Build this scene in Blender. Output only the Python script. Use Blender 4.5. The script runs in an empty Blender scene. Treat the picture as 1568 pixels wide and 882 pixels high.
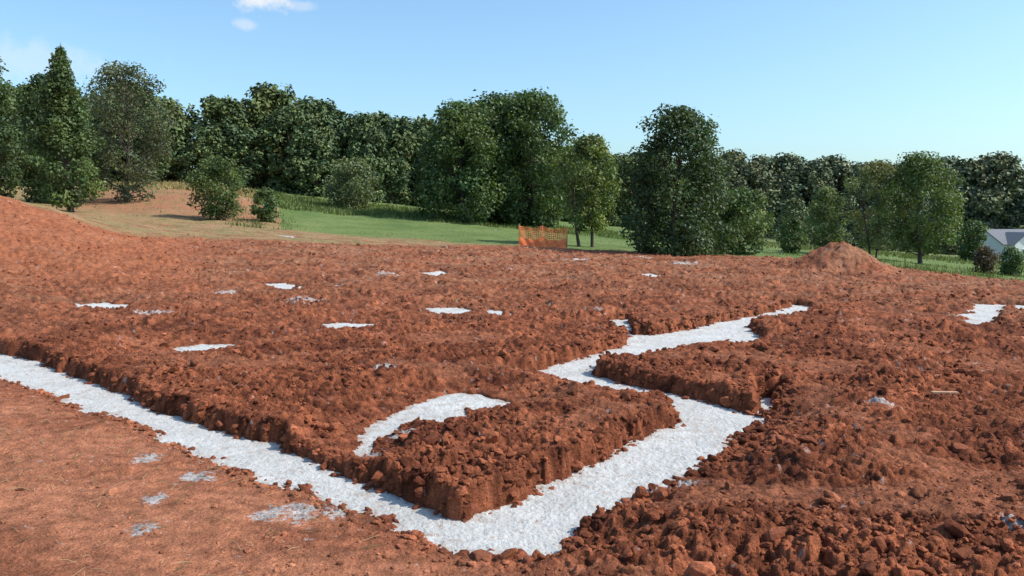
import bpy, math, random
import numpy as np
from mathutils import Vector
sc=bpy.context.scene
rng=np.random.default_rng(7)
random.seed(7)

# ------------------------------------------------------------------ helpers
def h32(ix,iy,seed):
    a=(ix.astype(np.int64)*374761393+iy.astype(np.int64)*668265263+seed*974711)&0xffffffff
    a=((a^(a>>13))*1274126177)&0xffffffff
    a=((a^(a>>15))*2246822519)&0xffffffff
    a=a^(a>>16)
    return a/4294967296.0
def pn(x,y,seed=0):
    xi=np.floor(x);yi=np.floor(y);xf=x-xi;yf=y-yi
    u=xf*xf*xf*(xf*(xf*6-15)+10);v=yf*yf*yf*(yf*(yf*6-15)+10)
    def g(i,j):
        a=h32(xi+i,yi+j,seed)*2*math.pi
        return np.cos(a)*(xf-i)+np.sin(a)*(yf-j)
    n0=g(0,0)*(1-u)+g(1,0)*u;n1=g(0,1)*(1-u)+g(1,1)*u
    return (n0*(1-v)+n1*v)*1.5
def fbm(x,y,seed=0,o=4):
    s=0;a=1;t=0
    for i in range(o):
        s=s+a*pn(x*2**i,y*2**i,seed+i*17);t+=a;a*=.5
    return s/t
def hemi(x,y,s,seed):
    wx=.22*pn(x/s*1.7,y/s*1.7,seed+31);wy=.22*pn(x/s*1.7,y/s*1.7,seed+32)
    x=x/s+wx;y=y/s+wy
    xi=np.floor(x);yi=np.floor(y);best=np.zeros_like(x)
    for i in (-1,0,1):
        for j in (-1,0,1):
            cx=xi+i;cy=yi+j
            px=cx+h32(cx,cy,seed);py=cy+h32(cx,cy,seed+5)
            r=.15+.7*h32(cx,cy,seed+9)
            an=h32(cx,cy,seed+3)*6.28
            dx=x-px;dy=y-py
            ca=np.cos(an);sa=np.sin(an)
            ex=dx*ca+dy*sa;ey=(-dx*sa+dy*ca)*1.5
            q=np.sqrt(np.maximum(0,r*r-ex*ex-ey*ey))
            best=np.maximum(best,np.minimum(q,.55*r+.35*ex)*1.0+.12*q)
    return best
def sm(a,b,x):
    t=np.clip((x-a)/(b-a),0,1);return t*t*(3-2*t)
def sdf(poly,x,y):
    P=np.array(poly);Q=np.roll(P,-1,0)
    d=np.full(x.shape,1e9);ins=np.zeros(x.shape,bool)
    for (ax,ay),(bx,by) in zip(P,Q):
        ex,ey=bx-ax,by-ay
        wx,wy=x-ax,y-ay
        t=np.clip((wx*ex+wy*ey)/(ex*ex+ey*ey+1e-12),0,1)
        d=np.minimum(d,(wx-ex*t)**2+(wy-ey*t)**2)
        if ay!=by:
            c=((ay>y)!=(by>y))&(x<(bx-ax)*(y-ay)/(by-ay)+ax)
            ins^=c
    d=np.sqrt(d)
    return np.where(ins,-d,d)
def mesh_obj(name,V,F,mat=None,col=None,smooth=False,parent=None,link=True):
    V=np.asarray(V,np.float32);F=np.asarray(F,np.int32)
    me=bpy.data.meshes.new(name)
    me.vertices.add(len(V));me.vertices.foreach_set('co',V.ravel())
    k=F.shape[1];n=len(F)
    me.loops.add(n*k);me.loops.foreach_set('vertex_index',F.ravel())
    me.polygons.add(n);me.polygons.foreach_set('loop_start',np.arange(0,n*k,k,dtype=np.int32))
    me.update(calc_edges=True)
    me.polygons.foreach_set('use_smooth',np.full(n,smooth))
    if col is not None:
        a=me.color_attributes.new('col','FLOAT_COLOR','POINT')
        c=np.ones((len(V),4),np.float32);c[:,:3]=col
        a.data.foreach_set('color',c.ravel())
    if mat: me.materials.append(mat)
    if not link: return me
    ob=bpy.data.objects.new(name,me);sc.collection.objects.link(ob)
    if parent: ob.parent=parent
    return ob
def empty(name,loc=(0,0,0)):
    e=bpy.data.objects.new(name,None);e.location=loc;e.empty_display_size=.3
    sc.collection.objects.link(e);return e

# ------------------------------------------------------------------ materials
def new_mat(name):
    m=bpy.data.materials.new(name);m.use_nodes=True
    nt=m.node_tree;b=nt.nodes['Principled BSDF'];return m,nt,b
def attr_mat(name,rough=.95,spec=.1,s1=9,s2=70,var=.3,bump=.5,bd=.02,bs=45):
    m,nt,b=new_mat(name);N=nt.nodes;L=nt.links
    b.inputs['Roughness'].default_value=rough;b.inputs['Specular IOR Level'].default_value=spec
    at=N.new('ShaderNodeAttribute');at.attribute_name='col'
    tc=N.new('ShaderNodeTexCoord')
    outs=[]
    for s in (s1,s2):
        n=N.new('ShaderNodeTexNoise');n.inputs['Scale'].default_value=s;n.inputs['Detail'].default_value=5
        L.new(tc.outputs['Object'],n.inputs['Vector'])
        r=N.new('ShaderNodeMapRange');r.inputs['From Min'].default_value=.3;r.inputs['From Max'].default_value=.7
        r.inputs['To Min'].default_value=1-var;r.inputs['To Max'].default_value=1+var
        L.new(n.outputs['Fac'],r.inputs['Value']);outs.append(r.outputs[0])
    mu=N.new('ShaderNodeMath');mu.operation='MULTIPLY';L.new(outs[0],mu.inputs[0]);L.new(outs[1],mu.inputs[1])
    vm=N.new('ShaderNodeVectorMath');vm.operation='SCALE';L.new(at.outputs['Color'],vm.inputs[0]);L.new(mu.outputs[0],vm.inputs['Scale'])
    L.new(vm.outputs[0],b.inputs['Base Color'])
    if bump:
        n=N.new('ShaderNodeTexNoise');n.inputs['Scale'].default_value=bs;n.inputs['Detail'].default_value=7;n.inputs['Roughness'].default_value=.65
        L.new(tc.outputs['Object'],n.inputs['Vector'])
        bp=N.new('ShaderNodeBump');bp.inputs['Strength'].default_value=bump;bp.inputs['Distance'].default_value=bd
        L.new(n.outputs['Fac'],bp.inputs['Height']);L.new(bp.outputs[0],b.inputs['Normal'])
    return m
def leaf_mat(name,trans=.25,rough=.45,spec=.4):
    m,nt,b=new_mat(name);N=nt.nodes;L=nt.links
    at=N.new('ShaderNodeAttribute');at.attribute_name='col'
    L.new(at.outputs['Color'],b.inputs['Base Color'])
    b.inputs['Roughness'].default_value=rough;b.inputs['Specular IOR Level'].default_value=spec
    if trans>0:
        t=N.new('ShaderNodeBsdfTranslucent')
        vm=N.new('ShaderNodeVectorMath');vm.operation='MULTIPLY';vm.inputs[1].default_value=(1.5,1.6,.7)
        L.new(at.outputs['Color'],vm.inputs[0]);L.new(vm.outputs[0],t.inputs['Color'])
        mx=N.new('ShaderNodeMixShader');mx.inputs[0].default_value=trans
        L.new(b.outputs[0],mx.inputs[1]);L.new(t.outputs[0],mx.inputs[2])
        L.new(mx.outputs[0],N['Material Output'].inputs['Surface'])
    return m
def plain(name,c,rough=.8,spec=.2,var=.2,scale=5,bump=.2):
    m,nt,b=new_mat(name);N=nt.nodes;L=nt.links
    tc=N.new('ShaderNodeTexCoord');n=N.new('ShaderNodeTexNoise');n.inputs['Scale'].default_value=scale;n.inputs['Detail'].default_value=5
    L.new(tc.outputs['Object'],n.inputs['Vector'])
    cr=N.new('ShaderNodeValToRGB');cr.color_ramp.elements[0].position=.3;cr.color_ramp.elements[1].position=.7
    cr.color_ramp.elements[0].color=(*[v*(1-var) for v in c],1);cr.color_ramp.elements[1].color=(*[min(1,v*(1+var)) for v in c],1)
    L.new(n.outputs['Fac'],cr.inputs[0]);L.new(cr.outputs[0],b.inputs['Base Color'])
    b.inputs['Roughness'].default_value=rough;b.inputs['Specular IOR Level'].default_value=spec
    bp=N.new('ShaderNodeBump');bp.inputs['Strength'].default_value=bump;bp.inputs['Distance'].default_value=.01
    L.new(n.outputs['Fac'],bp.inputs['Height']);L.new(bp.outputs[0],b.inputs['Normal'])
    return m
M_ground=attr_mat('clay_and_grass_ground',bump=1.0,bd=.045,var=.36,bs=32)
M_clod=attr_mat('red_clay_clod',bump=.8,bd=.014,bs=80)
M_conc=attr_mat('fresh_concrete',rough=.9,spec=.15,s1=3,s2=60,var=.08,bump=1.0,bd=.02,bs=34)
M_leaf=leaf_mat('glossy_leaves',.24,.5,.3)
M_forest=leaf_mat('forest_leaves',0,.65,.2)
M_grass=leaf_mat('grass_blades',.25,.7,.1)
M_bark=plain('bark',(.09,.07,.055),var=.35,scale=12,bump=.6)

# ------------------------------------------------------------------ measured plan of the footings (metres)
MAIN=[(-15.75,19.59),(-9.06,13.89),(-7.67,12.65),(-6.66,11.89),(-5.44,10.56),(-4.57,9.75),(-3.7,8.74),(-3.2,8.31),(-2.64,7.8),(-2.12,7.45),(-1.65,6.94),(-1.29,6.49),(-1.05,6.25),(-0.77,5.95),(-0.55,5.68),(-0.31,5.51),(-0.11,5.74),(0.23,6.25),(0.49,6.57),(0.81,7.14),(1.1,7.56),(1.4,7.92),(1.60,8.15),(1.68,8.6),(1.60,9.05),(1.38,9.4),(1.12,9.88),(0.70,10.4),(0.30,11.0),(0.8,11.94),(1.33,12.65),(1.76,13.31),(1.93,14.19),(1.67,15.96),(1.8,16.57),(2.36,16.9),(2.13,14.68),
(2.56,14.68),(3.3,15.48),(4.17,16.57),(5.03,17.35),(5.7,18.21),(6.45,19.44),(6.78,19.01),(6.2,17.9),(5.36,17.1),(4.7,16.4),(4.3,15.02),(4.2,14.1),(3.7,13.25),(3.28,13.6),(2.5,13.05),(1.75,12.2),(1.17,11.51),(1.04,10.78),(1.38,10.14),(1.75,9.75),(2.04,9.30),(2.32,8.88),(2.5,8.55),(2.75,9.4),(2.95,9.4),(2.72,8.62),(2.45,8.25),(2.1,7.68),
(1.7,6.98),(1.38,6.5),(1.1,6.18),(0.86,5.88),(0.55,5.5),(0.44,5.24),(0.24,4.98),(-0.05,4.82),(-0.33,4.90),(-0.54,5.13),(-0.8,5.5),(-1.01,5.70),(-1.2,5.78),(-1.57,6.13),(-1.95,6.38),(-2.34,6.76),(-2.78,7.2),(-3.16,7.58),(-3.57,8.12),(-4.02,8.5),(-4.5,8.72),(-5.1,9.45),(-5.8,10.0),(-6.75,10.9),(-7.85,11.8),(-13.15,16.1)]
ARC=[(-1.36,7.2),(-1.38,7.6),(-1.36,8.05),(-1.25,8.59),(-0.98,9.22),(-0.62,9.65),(-0.32,9.55),(0.0,9.1),(-0.15,8.85),(-0.32,8.6),(-0.47,8.9),(-0.53,8.35),(-0.68,8.1),(-0.9,8.3),(-1.10,8.1),(-1.15,7.7),(-1.2,7.3),(-1.26,6.95)]
PIERS=[[(-9.9,19.3),(-9.41,19.59),(-8.68,19.3),(-8.38,18.47),(-8.96,18.34),(-9.38,18.47)],[(-5.24,13.17),(-5.06,13.5),(-4.44,13.45),(-4.34,13.04),(-4.62,12.55),(-5.01,12.5)],[(-3.62,16.05),(-3.21,16.3),(-2.55,16.0),(-2.64,15.2),(-3.23,15.15)],[(-1.96,18.74),(-1.22,18.88),(-0.76,18.34),(-1.14,17.49),(-1.62,17.61)],[(-0.62,18.34),(-0.27,18.34),(0.11,17.47),(-0.12,17.12)],[(-2.85,26.65),(-2.38,27.2),(-1.95,26.38),(-2.32,25.54)],[(-6.7,23.2),(-6.33,23.4),(-5.5,22.48),(-5.6,21.9),(-6.04,21.9)],[(3.95,26.92),(4.56,27.3),(4.74,26.38),(4.15,25.54)],[(10.65,19.59),(11.28,19.3),(8.89,15.76),(8.17,15.48)],[(11.25,19.01),(11.98,19.3),(11.0,17.71),(10.68,17.96)]]
SPL=[(-3.02,6.92,.15),(-2.43,6.41,.17),(-1.45,5.64,.22),(-1.62,5.56,.16),(-1.2,5.64,.15),(1.32,6.20,.13),(1.0,6.04,.14),(-7.11,16.79,.45),(-2.33,5.25,.13),(2.98,4.89,.12),(-2.35,6.84,.13),(-4.67,19.01,.55),(-1.21,7.0,.16),(-1.54,10.22,.2),(3.63,8.23,.17),(-.63,6.81,.08),(-2.5,5.85,.12),(-6.9,20.5,.4),(-1.0,7.6,.17)]
STREAK=[(-10.2,38.5,1.0),(-11.2,39,.5),(2.4,31.5,.9),(6.0,30,1.1),(-.2,27.0,.5),(-3.6,24.6,.6),(1.5,17,.4),(5.2,33,.8),(-4.5,22.2,.4)]
ALLP=[MAIN,ARC]+PIERS

B={-300:-.83,-200:-.754,0:-.601,100:-.524,130:-.501,150:-.486,200:-.4475,300:-.371,350:-.333,430:-.271,480:-.233,560:-.172,600:-.141,700:-.064,784:0,800:.012,860:.058,950:.127,1100:.242,1200:.319,1290:.388,1350:.434,1568:.601,1800:.779,1900:.855}
C=[]
for d in (2.5,5,9):
    for u in (-300,0,350,784,1200,1568,1900): C.append((u,d,0))
C+=[(u,14,z) for u,z in ((-300,.1),(0,0),(350,0),(784,0),(1200,0),(1568,0),(1900,0))]
C+=[(u,20,z) for u,z in ((-300,.7),(0,.22),(300,.08),(784,.03),(1200,.03),(1568,.03),(1900,0))]
C+=[(u,26,z) for u,z in ((-300,1.7),(0,1.0),(200,.62),(430,.4),(784,.22),(1290,.12),(1568,-.1))]
C+=[(u,32,z) for u,z in ((-200,3.2),(0,2.7),(100,2.0),(200,1.25),(430,.85),(784,.45),(1100,.3),(1290,.14),(1568,-.5),(1900,-.9))]
C+=[(u,40,z) for u,z in ((-200,3.1),(0,2.7),(130,2.0),(430,1.17),(600,.87),(800,.68),(1100,.22),(1350,-.15),(1568,-.95),(1900,-1.5))]
C+=[(u,50,z) for u,z in ((0,2.9),(130,2.4),(430,1.6),(700,1.04),(950,.35),(1290,-.34),(1568,-1.4))]
C+=[(u,62,z) for u,z in ((0,3.4),(150,3.4),(300,3.45),(430,2.45),(700,1.5),(950,.4),(1290,-.6),(1568,-1.8))]
C+=[(u,75,z) for u,z in ((-200,5),(0,4.9),(200,4.9),(350,4.6),(430,3.7),(700,2.2),(950,.7),(1290,-.9),(1568,-2.3))]
C+=[(u,100,z) for u,z in ((-200,6),(0,6),(430,5.4),(560,4.3),(700,2.8),(860,1.4),(1100,-.5),(1290,-1.7),(1568,-3.4),(1900,-4))]
C+=[(u,160,z) for u,z in ((-200,7),(0,7),(430,7),(700,4),(1100,-.5),(1568,-4.2),(1900,-4.5))]
CT=np.array([(B[u]*2.0,math.log(d)) for u,d,z in C]);CZ=np.array([z for _,_,z in C])
def tpsk(r2): return .5*r2*np.log(r2+1e-9)
n=len(CT)
K=tpsk(((CT[:,None]-CT[None])**2).sum(-1))+np.eye(n)*.003
Pm=np.c_[np.ones(n),CT]
A=np.block([[K,Pm],[Pm.T,np.zeros((3,3))]])
W=np.linalg.solve(A,np.r_[CZ,0,0,0])
GA_=np.linspace(-1.76,1.76,320);GB_=np.linspace(math.log(2.5),math.log(160),420)
ga,gb=np.meshgrid(GA_,GB_,indexing='ij')
LUT=W[n]+W[n+1]*ga+W[n+2]*gb
for i in range(n): LUT=LUT+W[i]*tpsk((ga-CT[i,0])**2+(gb-CT[i,1])**2)
def ground(x,y):
    x=np.asarray(x,float);y=np.asarray(y,float)
    th=np.arctan2(x,y);r=np.hypot(x,y)
    tc=np.clip(th,-.72,.72)
    d=np.clip(r*np.cos(tc),2.5,160)
    fa=np.clip((np.tan(tc)*2.0-GA_[0])/(GA_[1]-GA_[0]),0,318.999);fb=np.clip((np.log(d)-GB_[0])/(GB_[1]-GB_[0]),0,418.999)
    ia=fa.astype(int);ib=fb.astype(int);fa=fa-ia;fb=fb-ib
    z=(LUT[ia,ib]*(1-fa)*(1-fb)+LUT[ia+1,ib]*fa*(1-fb)+LUT[ia,ib+1]*(1-fa)*fb+LUT[ia+1,ib+1]*fa*fb)
    z=z*(1-sm(1.0,2.2,np.abs(th)))
    z=z*sm(9,16,d)
    rr=np.hypot((x-11.0)*.9+.15*pn(x*1.5,y*1.5,5),y-28.5)
    z=z+.66*np.exp(-(rr/1.0)**2)+.28*np.exp(-(rr/1.9)**2)
    return z
def interp_t(pts,t):
    p=np.array(pts);return np.interp(t,p[:,0],p[:,1])
EDGE=[(-.83,33),(-.6,33),(-.5,32),(-.41,34),(-.233,34.5),(-.1,37),(.012,39),(.242,38),(.434,35),(.60,29.5),(.85,27)]

def soil(x,y):
    base=ground(x,y)
    th=np.arctan2(x,y);r=np.hypot(x,y)
    t=np.tan(np.clip(th,-.9,.9));d=np.where(np.abs(th)<.9,y,r)
    wx=x+.08*pn(x*3.1,y*3.1,1)+.04*pn(x*9,y*9,3)+.022*pn(x*24,y*24,4)
    wy=y+.08*pn(x*3.1,y*3.1,7)+.04*pn(x*9,y*9,8)+.022*pn(x*24,y*24,9)
    far_w=sm(12,20,r)*.28
    wx=wx+far_w*fbm(x*1.8,y*1.2,11);wy=wy+far_w*1.3*fbm(x*1.8,y*1.2,12)
    sds=[];mn=np.full(x.shape,50.);ny=np.zeros(x.shape);bf=np.ones(x.shape);arcd=np.full(x.shape,50.)
    for pi,P in enumerate(ALLP):
        p=np.array(P)
        bb=(x>p[:,0].min()-3)&(x<p[:,0].max()+3)&(y>p[:,1].min()-3)&(y<p[:,1].max()+3)
        s=np.full(x.shape,50.)
        if bb.any():
            a=sdf(P,wx[bb],wy[bb]);s[bb]=a
            idx=np.where(bb)[0]
            if pi==0:
                nb=a<3
                q=np.zeros(a.shape);xb=x[bb][nb];yb=y[bb][nb]
                q[nb]=(sdf(P,xb,yb+.12)-sdf(P,xb,yb-.12))/.24
                g=sm(-.15,-.6,q)
                f=(1-g)*sm(-.03,.09,a)+g*sm(0,.9,a);ny[idx]=g*sm(1.2,.2,a)
            elif pi==1: f=.9*sm(0,.8,a)+.1*sm(0,.05,a);arcd[idx]=a
            else: f=.15*sm(0,.2,a)+.85*sm(0,1.6,a)
            bf[idx]=np.minimum(bf[idx],f)
            mn[idx]=np.minimum(mn[idx],a)
        sds.append(s)
    left=sm(-.5,.6,(5.0+(-.33-x)*.93)-y)*sm(.6,-.4,x)
    edge=interp_t(EDGE,t)+2.2*fbm(x*.25,y*.25,31)
    clay=sm(1.0,-1.0,d-edge);clay=np.where(np.abs(th)>1.2,1,clay)
    pt=sm(-.0,-.26,fbm(x*.55,y*.8,41)+.25*fbm(x*2.2,y*2.2,42))*sm(0,.5,mn)
    pt=np.maximum(pt,np.exp(-((x-.45)/.5)**2-((y-8.9)/.55)**2)*.9)
    pt=pt*(1-.6*sm(11,17,r))
    rough=(.26+.74*(1-left))*(.9+.5*fbm(x*.6,y*.6,40))*(1-.66*pt)
    Bh=.18+.06*fbm(x*.9,y*.9,44)
    Bh=Bh*(1-left)+.03*left
    Bh=np.where(y>12,Bh*(1-.45*sm(12,20,y)),Bh)
    bank=Bh*bf
    lump=fbm(x*1.3,y*1.3,50,3)*.06*(1-.7*left)
    und=fbm(x*.35,y*.35,52,3)*.06*sm(0,2.5,mn)
    fr=sm(3,7,x)*sm(8,11,y)*sm(30,24,y);fx=x*.15+y*.98+.5*fbm(x*.3,y*.3,57)
    und=und+fr*.04*np.sin(fx*3.4)*(.6+fbm(x*.5,y*.5,58))
    fadeb=sm(-.01,.35,mn)*(1-.5*ny)
    amp=rough*clay*(.5+.5*fadeb)*(.35+.65*sm(0,.6,arcd))
    amp=amp*(1-.85*left*sm(.25,-.2,fbm(x*1.1,y*1.1,77)))
    big=sm(-.2,.2,fbm(x*.9,y*.9,78))
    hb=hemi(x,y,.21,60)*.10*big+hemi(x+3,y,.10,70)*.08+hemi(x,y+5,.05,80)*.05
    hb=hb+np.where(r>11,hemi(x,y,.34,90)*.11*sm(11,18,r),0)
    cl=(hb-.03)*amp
    fr1=pn(x*26,y*26,97);fr2=fbm(x*14,y*14,95,4)
    fine=(fr2*.020+.015*np.abs(fr1))*clay*(1-.6*left)
    z=base+.012+bank+(lump+und)*sm(0,.3,mn)*clay+np.maximum(cl,-.01-bank)*sm(-.03,.03,mn)+fine
    z=z+(1-clay)*fbm(x*.5,y*.5,99)*.10
    inside=sm(.015,-.03,mn)
    z=z*(1-inside)+(base-.10)*inside
    # ---- colours
    a=fbm(x*.8,y*.8,101)[:,None];b=fbm(x*5,y*5,111)[:,None]
    dry=np.array([.350,.112,.053]);wet_shade=np.array([.120,.036,.019]);pale=np.array([.42,.165,.088])
    k=np.clip(.52+.8*a+1.1*b+.5*fr2[:,None],0,1)  # random moist patches, plus shade painted into the fine hollows
    col=wet_shade*(1-k)+dry*k
    hi=np.clip(hb/.08,0,1)[:,None];col=col*(.72+.36*hi)  # painted shade: crevices between clods darkened, clod tops lightened
    lf=np.clip(left*(.5+.5*sm(-.3,.25,fbm(x*.9,y*.9,120)))*.85+pt*.38,0,1)[:,None]
    col=col*(1-lf)+pale*lf
    mid=(sm(12,30,r)*(.15+.55*sm(-.25,.45,fbm(x*.4,y*.9,121)+.6*fbm(x*3.2,y*3.2,122))))[:,None]
    col=col*(1-mid)+np.array([.35,.175,.10])*mid
    spk=(sm(.12,.42,fbm(x*2.6,y*2.6,123,3))*sm(9,16,r)*.5)[:,None];col=col*(1-spk)+np.array([.09,.030,.018])*spk
    lm=(sm(-.30,-.42,t)*sm(19,25,d))[:,None];col=col*(1-.6*lm)+np.array([.37,.125,.06])*.6*lm
    tan=np.array([.34,.20,.11]);tan2=np.array([.24,.19,.085]);red=np.array([.34,.155,.085])
    f=np.clip(.5+1.3*fbm(x*.35,y*.8,130)+.7*fbm(x*3,y*3,134),0,1)[:,None]
    far=tan*(1-f)+tan2*f
    em=(sm(47,51,d)*sm(73,66,d)*sm(-.25,-.29,t)*sm(-.56,-.49,t)*(.55+.45*sm(-.3,.3,fbm(x*.3,y*.3,131))))[:,None]
    far=far*(1-em)+red*em
    st=(sm(66,72,d)*sm(-.30,-.34,t))[:,None];far=far*(1-st)+np.array([.40,.30,.15])*st
    rb=(sm(.02,.28,fbm(x*.7,y*1.4,136))*sm(48,40,d)*.8)[:,None];far=far*(1-rb)+np.array([.26,.10,.055])*rb
    gl=interp_t([(-.9,400),(-.31,300),(-.27,45),(-.21,42.5),(-.1,41.5),(-.04,40),(.0,38.5),(.2,36),(.9,25)],t)+1.8*fbm(x*.3,y*.3,133)
    gr=sm(-1.5,1.5,d-gl+1.2*fbm(x*2,y*2,135))[:,None]
    f2=np.clip(.5+1.2*fbm(x*.22,y*.22,140)+.5*fbm(x*2,y*2,141),0,1)[:,None]
    green=np.array([.10,.150,.045])*(1-f2)+np.array([.165,.205,.07])*f2
    dg=(sm(75,100,d)*sm(.1,.2,t)*.4)[:,None];green=green*(1-dg)+np.array([.19,.19,.09])*dg
    wo=sm(125,135,d)[:,None]*1.0;green=green*(1-wo)+np.array([.05,.07,.03])*wo
    far=far*(1-gr)+green*gr
    tuf=(sm(.15,.35,fbm(x*1.2,y*1.2,150))*(1-gr[:,0])*.6)[:,None]
    far=far*(1-tuf)+np.array([.14,.15,.055])*tuf
    c=clay[:,None];col=col*c+far*(1-c)
    soilcol=col
    w=np.zeros(x.shape)
    nz=.55*fbm(x*9,y*9,160)+.6*fbm(x*25,y*25,161)
    for sx,sy,sr in SPL:
        k=(np.hypot(x-sx,(y-sy)/1.35)/sr);w=np.maximum(w,np.clip(1.2-k,0,1))
    for sx,sy,sr in STREAK:
        k=(np.hypot(x-sx,(y-sy)*1.6)/sr);w=np.maximum(w,np.clip(1.1-k,0,1))
    w=sm(.48,.66,w*.9+nz*1.1)
    w=np.maximum(w,sm(.50,.56,fbm(x*14,y*14,170)+.35*fbm(x*1.1,y*1.1,171))*clay*.6)
    w=w*sm(.0,.03,mn)
    ww=(w*.8)[:,None]
    col=col*(1-ww)+np.array([.47,.455,.44])*ww
    return base,z,mn,sds,col,clay,np.maximum(left,pt*.6),soilcol

# ------------------------------------------------------------------ ground sheet
def arange_to(a,b,s): return list(np.arange(a,b,s))
th=arange_to(-math.pi,-.95,.11)+arange_to(-.95,-.60,.012)+arange_to(-.60,.60,.0018)+arange_to(.60,.95,.012)+arange_to(.95,math.pi-.02,.11)
th=np.array(th)
rr=[.3,1.0,1.8,2.5]
while rr[-1]<3.6: rr.append(rr[-1]*1.02)
while rr[-1]<12: rr.append(rr[-1]*1.003)
while rr[-1]<46: rr.append(rr[-1]*1.005)
while rr[-1]<170: rr.append(rr[-1]*1.012)
while rr[-1]<2500: rr.append(rr[-1]*1.12)
rr=np.array(rr)
nt_,nr=len(th),len(rr)
TH,RR=np.meshgrid(th,rr)
X=(RR*np.sin(TH)).ravel();Y=(RR*np.cos(TH)).ravel()
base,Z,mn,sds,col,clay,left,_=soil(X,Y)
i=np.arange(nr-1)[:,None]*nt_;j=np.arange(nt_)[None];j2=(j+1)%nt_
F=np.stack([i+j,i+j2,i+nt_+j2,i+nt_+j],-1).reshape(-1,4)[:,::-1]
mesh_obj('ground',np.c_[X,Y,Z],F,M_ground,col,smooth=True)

# ------------------------------------------------------------------ concrete
names=['concrete_footing','concrete_spill']+['concrete_pier_footing']*len(PIERS)
for s,nm in zip(sds,names):
    r=RR.ravel();dil=np.maximum(.12,r*.012)
    ok=s<dil
    fk=ok[F].all(1);FF=F[fk]
    if len(FF)<4: continue
    u,inv=np.unique(FF,return_inverse=True);FF=inv.reshape(-1,4)
    x,y=X[u],Y[u]
    z=base[u]+.006*fbm(x*3,y*3,201)+.011*fbm(x*12,y*12,202,4)+.010*np.abs(pn(x*32,y*32,203))
    k=(.5+.6*fbm(x*1.5,y*1.5,205)+.3*fbm(x*8,y*8,208))[:,None]
    cc=np.array([.445,.43,.405])*(1-k)+np.array([.56,.55,.53])*k
    dirt=np.clip(sm(.20,.44,fbm(x*7,y*7,206)+.45*fbm(x*1.2,y*1.2,207))*.35+sm(-.10,-.005,s[u])*.6*sm(-.25,.2,fbm(x*9,y*9,209))+sm(.38,.48,fbm(x*22,y*22,211,2))*.65,0,.85)[:,None]
    cc=cc*(1-dirt)+np.array([.34,.23,.17])*dirt
    mesh_obj(nm,np.c_[x,y,z],FF,M_conc,cc,smooth=True)

# ------------------------------------------------------------------ clods
t=(1+5**.5)/2
ico=np.array([(-1,t,0),(1,t,0),(-1,-t,0),(1,-t,0),(0,-1,t),(0,1,t),(0,-1,-t),(0,1,-t),(t,0,-1),(t,0,1),(-t,0,-1),(-t,0,1)])/math.sqrt(1+t*t)
icf=np.array([(0,11,5),(0,5,1),(0,1,7),(0,7,10),(0,10,11),(1,5,9),(5,11,4),(11,10,2),(10,7,6),(7,1,8),(3,9,4),(3,4,2),(3,2,6),(3,6,8),(3,8,9),(4,9,5),(2,4,11),(6,2,10),(8,6,7),(9,8,1)])
def subdiv(v,f):
    v=[tuple(q) for q in v];c={};o=[]
    def m(a,b):
        k=(min(a,b),max(a,b))
        if k not in c:
            p=(np.array(v[a])+np.array(v[b]))/2;p/=np.linalg.norm(p);v.append(tuple(p));c[k]=len(v)-1
        return c[k]
    for a,b,d in f:
        x,y,z=m(a,b),m(b,d),m(d,a);o+=[(a,x,z),(b,y,x),(d,z,y),(x,y,z)]
    return np.array(v),np.array(o)
ico2,icf2=subdiv(ico,icf)
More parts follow.
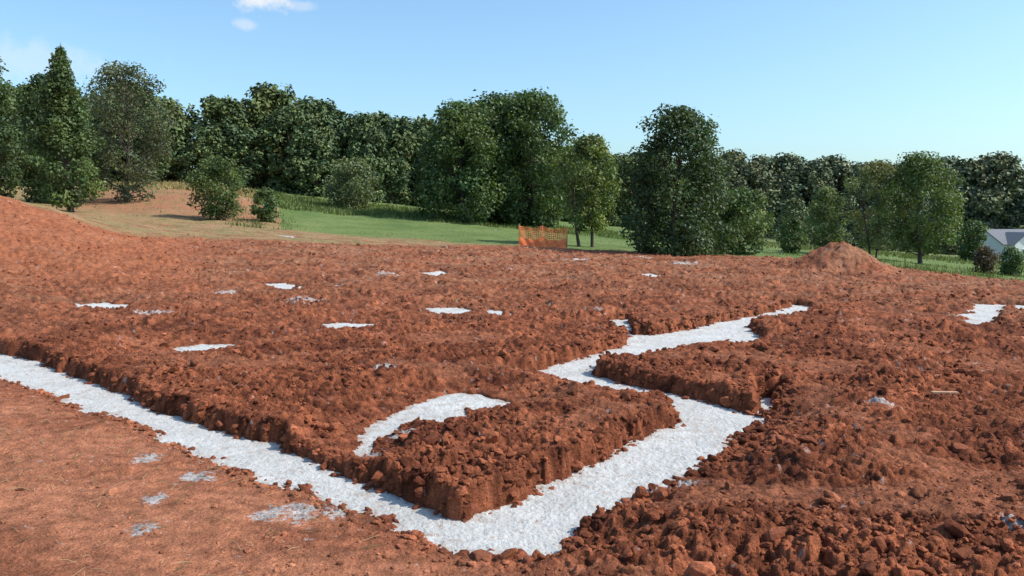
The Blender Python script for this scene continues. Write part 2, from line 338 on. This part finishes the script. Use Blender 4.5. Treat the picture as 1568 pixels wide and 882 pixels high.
def clods(N,r0,r1,smin,smax,bv,bf,seed,grow=0,power=2.2,rim=False,over=2,cut=False):
    g=np.random.default_rng(seed)
    r=r0*(r1/r0)**g.random(N*over);tt=g.uniform(-.70,.70,N*over)
    x=r*tt;y=r.copy()
    if rim:
        P=np.array(MAIN);Q=np.roll(P,-1,0);L_=np.linalg.norm(Q-P,axis=1)
        wgt=L_/np.maximum(P[:,1],4)**1.0;wgt/=wgt.sum()
        e=g.choice(len(P),N*over,p=wgt);f=g.random(N*over)[:,None]
        q=P[e]*(1-f)+Q[e]*f+g.normal(size=(N*over,2))*.09;x,y=q[:,0],q[:,1]
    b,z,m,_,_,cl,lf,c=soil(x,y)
    z=np.maximum(z,b-.004)
    dens=.40+1.6*fbm(x*.7,y*.7,300)
    if rim: keep=(m>-.09)&(m<.20)&(g.random(N*over)<np.where(m<-.02,.25,.8)*(1-.5*lf))
    else:
        keep=(cl>.6)&(m>-.01)&(g.random(N*over)<np.clip(dens,.05,1)*(1-.8*lf))
    idx=np.where(keep)[0][:N]
    x,y,z,c,lf,m=x[idx],y[idx],z[idx],c[idx],lf[idx],m[idx];k=len(x)
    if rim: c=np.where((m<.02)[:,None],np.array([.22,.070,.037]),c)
    s=(smin+(smax-smin)*g.random(k)**power)*(1+grow*y)*(1-.35*lf)
    nv=len(bv)
    P=np.repeat(bv[None],k,0)
    if cut:
        for q in range(5):
            nn=g.normal(size=(k,3));nn/=np.linalg.norm(nn,axis=1)[:,None];h=g.uniform(.45,.8,(k,1))
            dd=np.maximum((P*nn[:,None]).sum(-1)-h,0);P=P-dd[...,None]*nn[:,None]
    P=P*(1+(.25 if cut else .5)*(g.random((k,nv,1))-.5))
    P=P*np.stack([g.uniform(.7,1.35,k),g.uniform(.7,1.35,k),g.uniform(.5,.95,k)],-1)[:,None]
    a=g.random(k)*6.28;ca,sa=np.cos(a)[:,None],np.sin(a)[:,None]
    px=P[...,0]*ca-P[...,1]*sa;py=P[...,0]*sa+P[...,1]*ca
    tilt=g.uniform(-.4,.4,(k,1));pz=P[...,2]+px*tilt
    Vv=np.stack([px*s[:,None]+x[:,None],py*s[:,None]+y[:,None],pz*s[:,None]+(z+s*.1)[:,None]],-1).reshape(-1,3)
    Ff=(bf[None]+(np.arange(k)*nv)[:,None,None]).reshape(-1,3)
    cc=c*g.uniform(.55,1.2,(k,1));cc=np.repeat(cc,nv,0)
    return Vv,Ff,cc
parts=[clods(36000,3.2,36,.004,.022,ico,icf,11,grow=.055,power=2.4),
       clods(2600,3.2,14,.015,.075,ico2,icf2,12,grow=.01,power=3.6,cut=True),
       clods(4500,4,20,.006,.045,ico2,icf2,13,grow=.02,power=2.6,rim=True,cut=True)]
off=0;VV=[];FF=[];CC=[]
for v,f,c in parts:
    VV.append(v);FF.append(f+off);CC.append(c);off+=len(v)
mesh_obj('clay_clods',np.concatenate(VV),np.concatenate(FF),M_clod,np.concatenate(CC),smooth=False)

# ------------------------------------------------------------------ trees
def tube(path,rad,sides=6):
    V=[];F=[]
    path=[np.array(p,float) for p in path]
    for i,p in enumerate(path):
        d=path[min(i+1,len(path)-1)]-path[max(i-1,0)];d/=np.linalg.norm(d)+1e-9
        a=np.cross(d,(0,1,.13));a/=np.linalg.norm(a)+1e-9;b=np.cross(d,a)
        for k in range(sides):
            q=2*math.pi*k/sides;V.append(p+rad[i]*(math.cos(q)*a+math.sin(q)*b))
    for i in range(len(path)-1):
        for k in range(sides):
            k2=(k+1)%sides;F.append((i*sides+k,i*sides+k2,(i+1)*sides+k2,(i+1)*sides+k))
    return V,F
PROF={'oval':[(0,.45),(.15,.8),(.35,1),(.6,.88),(.8,.6),(.93,.32),(1,.08)],
      'cone':[(0,.6),(.15,.95),(.3,1),(.5,.82),(.7,.56),(.88,.28),(1,.06)],
      'round':[(0,.45),(.2,.85),(.45,1),(.7,.92),(.88,.66),(1,.25)],
      'vase':[(0,.25),(.3,.65),(.6,1),(.8,.9),(1,.35)],
      'skirt':[(0,.8),(.15,.98),(.35,1),(.6,.92),(.8,.72),(.93,.46),(1,.15)]}
def build_tree(H,Wd,kind='oval',cb=.1,nl=9000,ls=.12,nc=60,cs=.15,colr=(.05,.085,.025),seed=0,stems=1,cvar=.34,trunk_r=None,limbs=26,ragged=0.0):
    g=np.random.default_rng(seed)
    prof=np.array(PROF[kind]);R=Wd/2
    hh=((np.arange(nc)+g.random(nc))/nc)**.95;hz_=cb*H+hh*(H*(1-cb))
    Rr=np.interp(hh,prof[:,0],prof[:,1])*R
    cr=np.minimum(Wd*cs*g.uniform(.55,1.4,nc),Rr*.75+.1)
    rad=np.maximum(Rr-cr*.7,0)*np.maximum(g.uniform(.25,1.15,nc),.2)**.5
    an=(np.arange(nc)*2.39996+g.uniform(-.7,.7,nc))
    lop=1+.15*np.sin(an*2+g.random()*6)+.1*np.sin(an*3+hh*5+g.random()*6)
    lop=lop*(1+ragged*g.uniform(-1,1,nc))
    cen=np.stack([rad*lop*np.cos(an),rad*lop*np.sin(an),hz_],-1)
    cen[:,2]=np.minimum(cen[:,2],H-cr*.6)
    vol=cr**2.2;pc=vol/vol.sum()
    ci=g.choice(nc,nl,p=pc)
    d=g.normal(size=(nl,3));d/=np.linalg.norm(d,axis=1)[:,None]
    rr_=g.random(nl)**.42
    stray=(g.random(nl)<.07);rr_=np.where(stray,rr_*1.25,rr_)
    p=cen[ci]+d*(cr[ci]*rr_)[:,None]*np.array([1,1,.85])
    p[:,2]=np.maximum(p[:,2],.05*H*g.random(nl)+.05)
    nrm=d*.75+g.normal(size=(nl,3))*.6+np.array([0,0,.5]);nrm/=np.linalg.norm(nrm,axis=1)[:,None]
    tv=np.cross(nrm,g.normal(size=(nl,3)));tv/=np.linalg.norm(tv,axis=1)[:,None]
    bv=np.cross(nrm,tv)
    s=(ls*g.uniform(.6,1.35,nl))[:,None]
    w=.7
    V=np.stack([p-tv*s*.5,p+bv*s*w*.5+nrm*s*.08,p+tv*s*.5-nrm*s*.05,p-bv*s*w*.5+nrm*s*.08],1).reshape(-1,3)
    F=np.arange(nl*4).reshape(-1,4)
    cl=1+cvar*(g.random(nc)-.5)*2
    lv=cl[ci]*g.uniform(.72,1.28,nl)
    hue=g.normal(size=nl)*.10+((g.random(nc)-.5)*.3)[ci]
    c=np.array(colr)[None]*lv[:,None]
    c=c*np.stack([1+hue,1+.3*hue,1-.5*hue],-1)
    col=np.repeat(np.clip(c,.004,.6),4,0)
    tr=trunk_r or H*.018
    TV=[];TF=[]
    def add(path,rad_,sd=6):
        v,f=tube(path,rad_,sd);o=len(TV);TV.extend(v);TF.extend([tuple(q+o for q in ff) for ff in f])
    tops=[]
    for k in range(stems):
        ox,oy=(0,0) if stems==1 else (.10*Wd*math.cos(k*2.4+1),.10*Wd*math.sin(k*2.4+1))
        pts=[(ox*(1+2*q)+.02*H*math.sin(q*5+k+seed),oy*(1+2*q)+.015*H*math.cos(q*6+seed),H*.86*q-.15*(q==0)) for q in np.linspace(0,1,7)]
        add(pts,[tr*(1.35 if i==0 else 1)*(1-.13*i) for i in range(7)],7);tops.append(pts)
    for q in g.choice(nc,min(limbs,nc),replace=False):
        st=tops[q%stems];zt=cen[q,2]*.62
        zz=[a[2] for a in st];bx=np.interp(zt,zz,[a[0] for a in st]);by=np.interp(zt,zz,[a[1] for a in st])
        a=np.array((bx,by,zt));b=cen[q];m=(a+b)/2+np.array((0,0,-.06*np.linalg.norm(b-a)))
        r0=tr*.42*(1-.6*zt/H);add([a,m,b,b+(b-a)*.12],[r0,r0*.65,r0*.35,r0*.1],5)
    return V,F,col,np.array(TV),np.array(TF)
def tree(name,x,y,H,Wd,mat=None,zoff=0,**kw):
    z=float(ground(np.array([x]),np.array([y]))[0])
    e=empty(name,(x,y,z+zoff))
    V,F,c,TV,TF=build_tree(H,Wd,**kw)
    mesh_obj('crown',V,F,mat or M_leaf,c,parent=e)
    mesh_obj('trunk_and_limbs',TV,TF,M_bark,smooth=True,parent=e)
    return e
DK=(.068,.102,.036);MD=(.085,.125,.042)
tree('pear_tree',-23.4,45,8.6,3.7,kind='cone',cb=.07,nl=15000,ls=.17,nc=100,cs=.14,colr=MD,seed=1,ragged=.15)
tree('pear_tree',-30.6,50,9.9,4.6,kind='cone',cb=.03,nl=13000,ls=.2,nc=80,cs=.15,colr=DK,seed=2,ragged=.15)
tree('maple_tree',-30.4,56,8.4,5.4,kind='oval',cb=.03,nl=12000,ls=.21,nc=70,cs=.16,colr=DK,seed=3,ragged=.15)
tree('maple_tree',-25.9,58,9.3,6.6,kind='round',cb=.05,nl=11500,ls=.18,nc=85,cs=.11,colr=(.090,.108,.055),seed=4,ragged=.28)
tree('oak_sapling',-16.5,48,3.5,3.5,kind='round',cb=.10,nl=7000,ls=.14,nc=48,cs=.14,colr=(.09,.13,.04),seed=5,stems=3,trunk_r=.05,ragged=.2)
tree('oak_tree',-4.0,66,9.1,8.0,kind='skirt',cb=.02,nl=17000,ls=.26,nc=95,cs=.13,colr=(.085,.128,.042),seed=6,ragged=.18)
tree('oak_tree',1.5,67,10.5,8.4,kind='round',cb=.02,nl=20000,ls=.26,nc=110,cs=.12,colr=(.085,.128,.042),seed=7,ragged=.2)
tree('oak_tree',-1.2,69,10.2,9.0,kind='round',cb=.02,nl=16000,ls=.3,nc=80,cs=.15,colr=(.075,.115,.04),seed=8,ragged=.1)
tree('elm_tree',3.75,42,5.5,3.6,kind='round',cb=.20,nl=8500,ls=.15,nc=60,cs=.13,colr=(.13,.17,.048),seed=9,stems=2,trunk_r=.08,ragged=.2)
tree('linden_tree',7.1,37,6.4,4.8,kind='skirt',cb=.02,nl=21000,ls=.15,nc=120,cs=.13,colr=(.060,.094,.034),seed=10,ragged=.15)
tree('oak_sapling',11.0,41,3.2,3.4,kind='round',cb=.04,nl=6500,ls=.15,nc=45,cs=.15,colr=MD,seed=11,ragged=.2)
tree('oak_sapling',16.4,50,2.2,1.7,kind='round',cb=.05,nl=2500,ls=.15,nc=25,cs=.17,colr=MD,seed=12)
tree('birch_tree',22.1,52,6.0,3.6,kind='round',cb=.15,nl=5200,ls=.15,nc=48,cs=.12,colr=(.19,.20,.08),seed=13,stems=2,trunk_r=.06,ragged=.28)
tree('birch_tree',19.8,54,4.3,2.8,kind='round',cb=.10,nl=4500,ls=.15,nc=38,cs=.16,colr=(.14,.17,.06),seed=14,ragged=.2)
tree('ash_tree',24.1,50.5,6.6,4.6,kind='round',cb=.12,nl=11000,ls=.16,nc=75,cs=.13,colr=(.115,.155,.045),seed=15,ragged=.2)
tree('holly_shrub',23.3,42,1.45,1.4,kind='round',cb=.03,nl=2500,ls=.1,nc=25,cs=.2,colr=(.09,.06,.035),seed=16)
tree('holly_shrub',26.4,45,1.6,1.6,kind='round',cb=.03,nl=2500,ls=.12,nc=25,cs=.2,colr=MD,seed=17)
tree('oak_sapling',40.5,75,3.8,2.8,kind='round',cb=.05,nl=2800,ls=.23,nc=25,cs=.2,colr=MD,seed=18)
tree('laurel_shrub',-14.4,50,2.1,1.9,kind='round',cb=.03,nl=2800,ls=.15,nc=30,cs=.18,colr=MD,seed=19)
tree('laurel_shrub',-13.5,72,4.2,5.2,kind='round',cb=.03,nl=5000,ls=.22,nc=40,cs=.18,colr=(.12,.145,.065),seed=20)

def variants(colr,n,ls,nl,seed0,tag):
    out=[]
    for k in range(n):
        kd=['skirt','round','oval','skirt','round'][k%5]
        V,F,c,TV,TF=build_tree(10,[8,8.5,7,8.5,7.5][k%5],kind=kd,cb=.0,nl=nl,ls=ls,nc=80,cs=.125,colr=tuple(np.array(colr)*np.array([[1,1,1],[1.2,1.12,1],[.86,.9,.95],[1.1,1.03,.9],[.95,1,1.05]][k%5])),seed=seed0+k,cvar=.30,ragged=.15)
        a=mesh_obj('crown_'+tag,V,F,M_forest,c,link=False);b=mesh_obj('trunk_'+tag,TV,TF,M_bark,link=False)
        out.append((a,b))
    return out
def forest(name,line,vs,spacing,rows,rowgap,seed,low=4):
    g=random.Random(seed);root=empty(name)
    L=[Vector((a,b,0)) for a,b,_ in line]
    for r in range(rows):
        for k in range(len(line)-1):
            a,b=L[k],L[k+1];n=max(1,int((b-a).length/spacing))
            nrm=Vector((-(b-a).y,(b-a).x,0)).normalized()
            if nrm.y<0: nrm=-nrm
            for q in range(n):
                f=(q+g.random()*.7)/n
                p=a.lerp(b,f)+nrm*(r*rowgap+g.uniform(-1,1)*1.3)
                top=line[k][2]*(1-f)+line[k+1][2]*f
                z=float(ground(np.array([p.x]),np.array([p.y]))[0])-.3
                H=max(low,(top-z)*(1+g.uniform(-.14,.05)))
                if r==0: H*=g.uniform(.6,.9)
                w=H/10*g.uniform(.85,1.15)
                if r==0:w*=1.15
                A_,B_=g.choice(vs);rot=g.random()*6.28
                for me in (A_,B_):
                    o=bpy.data.objects.new(me.name.split('.')[0],me);sc.collection.objects.link(o)
                    o.location=(p.x,p.y,z);o.rotation_euler=(0,0,rot);o.scale=(w,w,H/10);o.parent=root
vl=variants((.100,.135,.052),5,.44,5800,100,'broadleaf')
vr=variants((.135,.165,.100),4,.44,6500,200,'far_broadleaf')  # far crowns paler and bluer: haze put into the leaf colour
vm_=variants((.14,.17,.075),3,.5,3500,300,'hedge')
forest('forest',[(-64,70,13),(-47,71,13.2),(-33,78,14.3),(-28,82,14.2),(-24,84,15.0),(-17.5,86,15.2),(-13.5,90,14.0),(-10,96,13.8),(-2,108,12.5),(10,118,12),(26,126,12)],vl,3.1,3,4.0,1)
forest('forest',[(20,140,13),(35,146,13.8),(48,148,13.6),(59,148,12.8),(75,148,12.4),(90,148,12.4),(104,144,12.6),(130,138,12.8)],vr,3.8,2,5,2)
forest('hedgerow',[(14,96,5.0),(24,100,5.6),(31,104,6.2),(37,106,4.2),(43,110,3.2),(52,118,3.0),(58,124,2.4),(90,126,2.4)],vm_,3.2,1,4,3,low=2)

# ------------------------------------------------------------------ grass and weeds
def blades(x,y,h,wd,colA,colB,seed,per=4,spread=.15,lean=.35):
    g=np.random.default_rng(seed);x=np.repeat(x,per);y=np.repeat(y,per);h=np.repeat(h,per);k=len(x)
    x=x+g.normal(size=k)*spread;y=y+g.normal(size=k)*spread
    z=ground(x,y)-.03
    h=h*g.uniform(.5,1.2,k);a=g.random(k)*6.28;l=h*lean*g.random(k)
    wv=wd*g.uniform(.6,1.4,k);b=a+1.57+g.normal(size=k)*.4
    lx,ly=np.cos(a)*l,np.sin(a)*l;bx,by=np.cos(b)*wv/2,np.sin(b)*wv/2
    V=np.stack([np.c_[x-bx,y-by,z],np.c_[x+bx,y+by,z],np.c_[x+lx*.4+bx*.6,y+ly*.4+by*.6,z+h*.6],np.c_[x+lx,y+ly,z+h]],1).reshape(-1,3)
    f=g.random((k,1));c=np.array(colA)*(1-f)+np.array(colB)*f;c=c*g.uniform(.7,1.25,(k,1))
    return V,np.arange(k*4).reshape(-1,4),np.repeat(c,4,0)
G=[]
def addb(N,t0,t1,d0,d1,seed,h0,h1,wd,ca,cb,thr=None,per=4,spread=.15,f=.5):
    g=np.random.default_rng(seed);t=g.uniform(t0,t1,N);d=g.uniform(d0,d1,N);x,y=t*d,d
    if thr is not None:
        k=fbm(x*f,y*f,seed)>thr;x,y=x[k],y[k]
    G.append(blades(x,y,g.uniform(h0,h1,len(x)),wd,ca,cb,seed,per,spread))
GA=(.09,.135,.04);GB=(.16,.19,.065);WA=(.09,.13,.042);WB=(.18,.18,.08);SA=(.40,.30,.15);SB=(.26,.21,.10)
addb(5200,-.30,-.04,64,80,401,.15,.5,.16,WA,(.17,.20,.075),-.1,5,.3)
addb(2600,-.10,.20,62,74,402,.15,.45,.14,WA,GB,-.1,5,.3)
addb(6000,-.27,.14,42,64,403,.05,.12,.05,GA,GB,None,4,.2)
addb(8000,.10,.64,34,62,404,.06,.2,.05,GA,GB,-.15,4,.2)
addb(2600,.30,.64,33,50,405,.15,.4,.06,WA,WB,.18,6,.25,.25)
addb(3500,.15,.62,62,110,406,.2,.5,.18,GA,(.19,.19,.09),-.1,4,.4)
addb(1500,-.50,-.30,68,76,407,.2,.5,.14,SA,SB,-.3,5,.3)
addb(5000,-.62,-.05,36,52,408,.05,.20,.05,SA,WB,.0,4,.15)
addb(1500,-.62,-.28,50,66,409,.1,.3,.07,SB,WA,.15,5,.2)
addb(700,-.33,-.26,44,60,410,.1,.4,.07,WA,WB,.0,6,.25)
addb(260,.40,.52,30,34,411,.1,.35,.04,WA,WB,-.05,8,.15)
off=0;VV=[];FF=[];CC=[]
for v,f,c in G: VV.append(v);FF.append(f+off);CC.append(c);off+=len(v)
mesh_obj('meadow_grass',np.concatenate(VV),np.concatenate(FF),M_grass,np.concatenate(CC))

# ------------------------------------------------------------------ orange safety fence
M_or=plain('orange_plastic_mesh',(.85,.22,.08),rough=.5,var=.15)
M_wood=plain('wooden_stake',(.35,.24,.13),var=.25,scale=20)
fe=empty('safety_fence',(0,0,0))
def GZ(x,y): return ground(np.array([x]),np.array([y]))[0]
def net(name,x0,x1,y0,y1,h0,h1,lean,cell=.085,st=.030):
    V=[];F=[]
    nx=int((x1-x0)/cell);nz=max(3,int((h1-h0)/cell))
    def P(a,b):
        x=x0+(x1-x0)*a;y=y0+(y1-y0)*a+.08*math.sin(a*9)+lean*b
        zb=float(GZ(x,y0+(y1-y0)*a))+.05
        h=h0+(h1-h0)*b
        h-=.10*b*math.sin(a*math.pi*2)**2+.03*math.sin(a*23)*b
        return (x,y+.03*math.sin(a*31+b*5),zb+h)
    def strip(pts,horizontal):
        o=len(V)
        for p in pts:
            if horizontal: V.append((p[0],p[1],p[2]-st/2));V.append((p[0],p[1],p[2]+st/2))
            else: V.append((p[0]-st/2,p[1],p[2]));V.append((p[0]+st/2,p[1],p[2]))
        for k in range(len(pts)-1): F.append((o+2*k,o+2*k+2,o+2*k+3,o+2*k+1))
    for q in range(nz+1): strip([P(i/nx,q/nz) for i in range(nx+1)],True)
    for q in range(nx+1):
        pts=[P(q/nx,i/nz) for i in range(nz+1)];pts=[(a,b-.004,c) for a,b,c in pts];strip(pts,False)
    mesh_obj(name,V,F,M_or,parent=fe)
net('net_panel',.32,2.45,38.0,38.1,.0,1.0,.0,st=.032)
net('net_fold',.34,2.40,37.75,37.85,.0,.50,.12,cell=.06,st=.040)
for k,(x,y) in enumerate([(.32,38.05),(1.35,38.12),(2.45,38.15)]):
    z=GZ(x,y)
    v,f=tube([(x,y,z-.2),(x+.01,y,z+.6),(x+.02,y,z+1.15)],[.022,.022,.016],4)
    mesh_obj('stake_%d'%(k+1),v,f,M_wood,parent=fe)

# ------------------------------------------------------------------ house
def box(name,c,s,mat,parent):
    x,y,z=[q/2 for q in s];V=[(c[0]+a*x,c[1]+b*y,c[2]+d*z) for d in(-1,1) for a,b in((-1,-1),(1,-1),(1,1),(-1,1))]
    F=[(3,2,1,0),(4,5,6,7),(0,1,5,4),(1,2,6,5),(2,3,7,6),(3,0,4,7)]
    return mesh_obj(name,V,F,mat,parent=parent)
M_wall=plain('white_siding',(.76,.76,.74),var=.04);M_roof=plain('grey_shingles',(.17,.175,.19),var=.25,scale=8)
M_glass=plain('window_glass',(.03,.035,.045),rough=.15,spec=.6,var=.1);M_trim=plain('white_trim',(.78,.78,.76),var=.04)
hx,hy=64.6,108;hzg=float(GZ(hx,hy))
ho=empty('farmhouse',(hx,hy,hzg));ho.rotation_euler=(0,0,math.radians(10));ho.scale=(.86,.86,.86)
box('walls',(0,0,1.5),(12,7,3.0),M_wall,ho)
def gable(name,x0,x1,yh,z0,z1,mat,parent,ov=.4,th_=.15):
    V=[]
    for x in (x0-ov,x1+ov):
        V+=[(x,-yh-ov,z0-.2),(x,0,z1),(x,yh+ov,z0-.2),(x,yh+ov,z0-.2-th_),(x,0,z1-th_*1.3),(x,-yh-ov,z0-.2-th_)]
    F4=[(0,6,7,1),(1,7,8,2),(2,8,9,3),(3,9,10,4),(4,10,11,5),(5,11,6,0)]
    me=bpy.data.meshes.new(name);me.from_pydata(V,[],F4+[(0,1,4,5),(1,2,3,4),(6,11,10,7),(7,10,9,8)]);me.materials.append(mat)
    o=bpy.data.objects.new(name,me);sc.collection.objects.link(o);o.parent=parent;return o
gable('roof',-6,6,3.5,3.1,5.0,M_roof,ho)
mesh_obj('gable_wall_left',[(-5.99,-3.45,3.0),(-5.99,3.45,3.0),(-5.99,0,4.75)],[(0,1,2)],M_wall,parent=ho)
mesh_obj('gable_wall_right',[(5.99,-3.45,3.0),(5.99,3.45,3.0),(5.99,0,4.75)],[(0,1,2)],M_wall,parent=ho)
box('front_wing',(-3.6,-4.2,1.5),(3.6,1.5,2.99),M_wall,ho)
mesh_obj('front_gable_wall',[(-5.4,-4.95,3.0),(-1.8,-4.95,3.0),(-3.6,-4.95,4.4)],[(0,1,2)],M_wall,parent=ho)
mesh_obj('front_gable_roof',[(-5.8,-5.3,2.85),(-3.6,-5.3,4.62),(-1.4,-5.3,2.85),(-5.8,-1.0,2.85),(-3.6,-1.0,4.62),(-1.4,-1.0,2.85)],[(0,3,4,1),(1,4,5,2)],M_roof,parent=ho)
for k,(x,y) in enumerate([(-3.6,-4.97),(0,-3.52),(2.2,-3.52),(4.6,-3.52)]):
    if k==1: box('door',(x,y,1.05),(1.0,.06,2.1),M_roof,ho);continue
    box('window_frame_%d'%k,(x,y,1.6),(1.2,.05,1.4),M_trim,ho);box('window_%d'%k,(x,y-.03,1.6),(1.0,.05,1.2),M_glass,ho)
box('chimney',(3,.3,5.0),(.8,.6,1.2),M_roof,ho)

# ------------------------------------------------------------------ small debris
M_straw=leaf_mat('dry_straw',.1,.8,.1)
g=np.random.default_rng(55)
N=220
x=g.uniform(-4.8,-.8,N);y=5.0+(-.33-x)*.93-g.uniform(.2,3.0,N)
k=y>3.4;x,y=x[k],y[k]
z=soil(x,y)[1];V=[];F_=[];C_=[]
for xx,yy,zz in zip(x,y,z):
    a=g.random()*6.28;l=g.uniform(.03,.13);h=g.uniform(.0,.04)
    v,f=tube([(xx,yy,zz+.006),(xx+math.cos(a)*l*.5,yy+math.sin(a)*l*.5,zz+.014+h*.5),(xx+math.cos(a+.2)*l,yy+math.sin(a+.2)*l,zz+.01+h)],[.0026,.0022,.0014],4)
    o=len(V);V+=list(v);F_+=[tuple(q+o for q in ff) for ff in f];c=(.38,.26,.14) if g.random()<.7 else (.14,.15,.06);C_+=[c]*len(v)
mesh_obj('dry_straw',V,F_,M_straw,np.array(C_))
x0,y0=4.45,8.65;z0=float(soil(np.array([x0]),np.array([y0]))[1][0])+.02
sb=box('scrap_board',(0,0,0),(.28,.05,.018),plain('weathered_board',(.42,.24,.15),var=.2,scale=25),None)
sb.location=(x0,y0,z0);sb.rotation_euler=(.05,.03,.08)

# ------------------------------------------------------------------ light, sky, camera
EL,AZ=math.radians(46),math.radians(96)
s=Vector((math.sin(AZ)*math.cos(EL),math.cos(AZ)*math.cos(EL),math.sin(EL)))
ld=bpy.data.lights.new('sun','SUN');ld.energy=5.0;ld.angle=math.radians(.5);ld.color=(1,.95,.87)
lo=bpy.data.objects.new('sun',ld);lo.rotation_euler=s.to_track_quat('Z','Y').to_euler();sc.collection.objects.link(lo)
w=bpy.data.worlds.new('World');sc.world=w;w.use_nodes=True
N=w.node_tree.nodes;L=w.node_tree.links;bg=N['Background'];bg.inputs['Strength'].default_value=.15
sky=N.new('ShaderNodeTexSky');sky.sky_type='NISHITA';sky.sun_disc=False;sky.sun_elevation=EL;sky.sun_rotation=AZ
sky.air_density=1.0;sky.dust_density=1.9;sky.ozone_density=1.0;sky.altitude=100
tint=N.new('ShaderNodeVectorMath');tint.operation='MULTIPLY';tint.inputs[1].default_value=(1.10,1.38,1.50)
L.new(sky.outputs[0],tint.inputs[0])
tc=N.new('ShaderNodeTexCoord')
cur=tint.outputs[0]
nz=N.new('ShaderNodeTexNoise');nz.inputs['Scale'].default_value=34;nz.inputs['Detail'].default_value=8;nz.inputs['Roughness'].default_value=.65
L.new(tc.outputs['Generated'],nz.inputs['Vector'])
for (t_,up,sx,sz,amt) in [(-.283,.254,.019,.013,.9),(-.305,.222,.010,.005,.40),(-.240,.243,.012,.005,.32),(-.56,.182,.075,.016,.30)]:
    dv=Vector((t_,1,up)).normalized()
    sub=N.new('ShaderNodeVectorMath');sub.operation='SUBTRACT';L.new(tc.outputs['Generated'],sub.inputs[0]);sub.inputs[1].default_value=dv
    mul=N.new('ShaderNodeVectorMath');mul.operation='MULTIPLY';L.new(sub.outputs[0],mul.inputs[0]);mul.inputs[1].default_value=(1/sx,1/sx,1/sz)
    ln=N.new('ShaderNodeVectorMath');ln.operation='LENGTH';L.new(mul.outputs[0],ln.inputs[0])
    ma=N.new('ShaderNodeMath');ma.operation='MULTIPLY_ADD';L.new(nz.outputs['Fac'],ma.inputs[0]);ma.inputs[1].default_value=-3.6;L.new(ln.outputs['Value'],ma.inputs[2])
    mr=N.new('ShaderNodeMapRange');mr.interpolation_type='SMOOTHSTEP';mr.inputs['From Min'].default_value=-1.5;mr.inputs['From Max'].default_value=-.2;mr.inputs['To Min'].default_value=amt;mr.inputs['To Max'].default_value=0
    L.new(ma.outputs[0],mr.inputs['Value'])
    mx=N.new('ShaderNodeMix');mx.data_type='RGBA';L.new(mr.outputs[0],mx.inputs['Factor']);L.new(cur,mx.inputs['A']);mx.inputs['B'].default_value=(6.3,6.4,6.5,1)
    cur=mx.outputs['Result']
L.new(cur,bg.inputs['Color'])
cd=bpy.data.cameras.new('camera');cd.lens=29.96;cd.sensor_width=36;cd.clip_end=5000;cd.clip_start=.1
co=bpy.data.objects.new('camera',cd);co.location=(0,0,2.0);co.rotation_euler=(math.radians(90)-math.atan(106/1305),0,0)
sc.collection.objects.link(co);sc.camera=co
sc.view_settings.view_transform='Standard';sc.view_settings.look='None';sc.view_settings.exposure=0
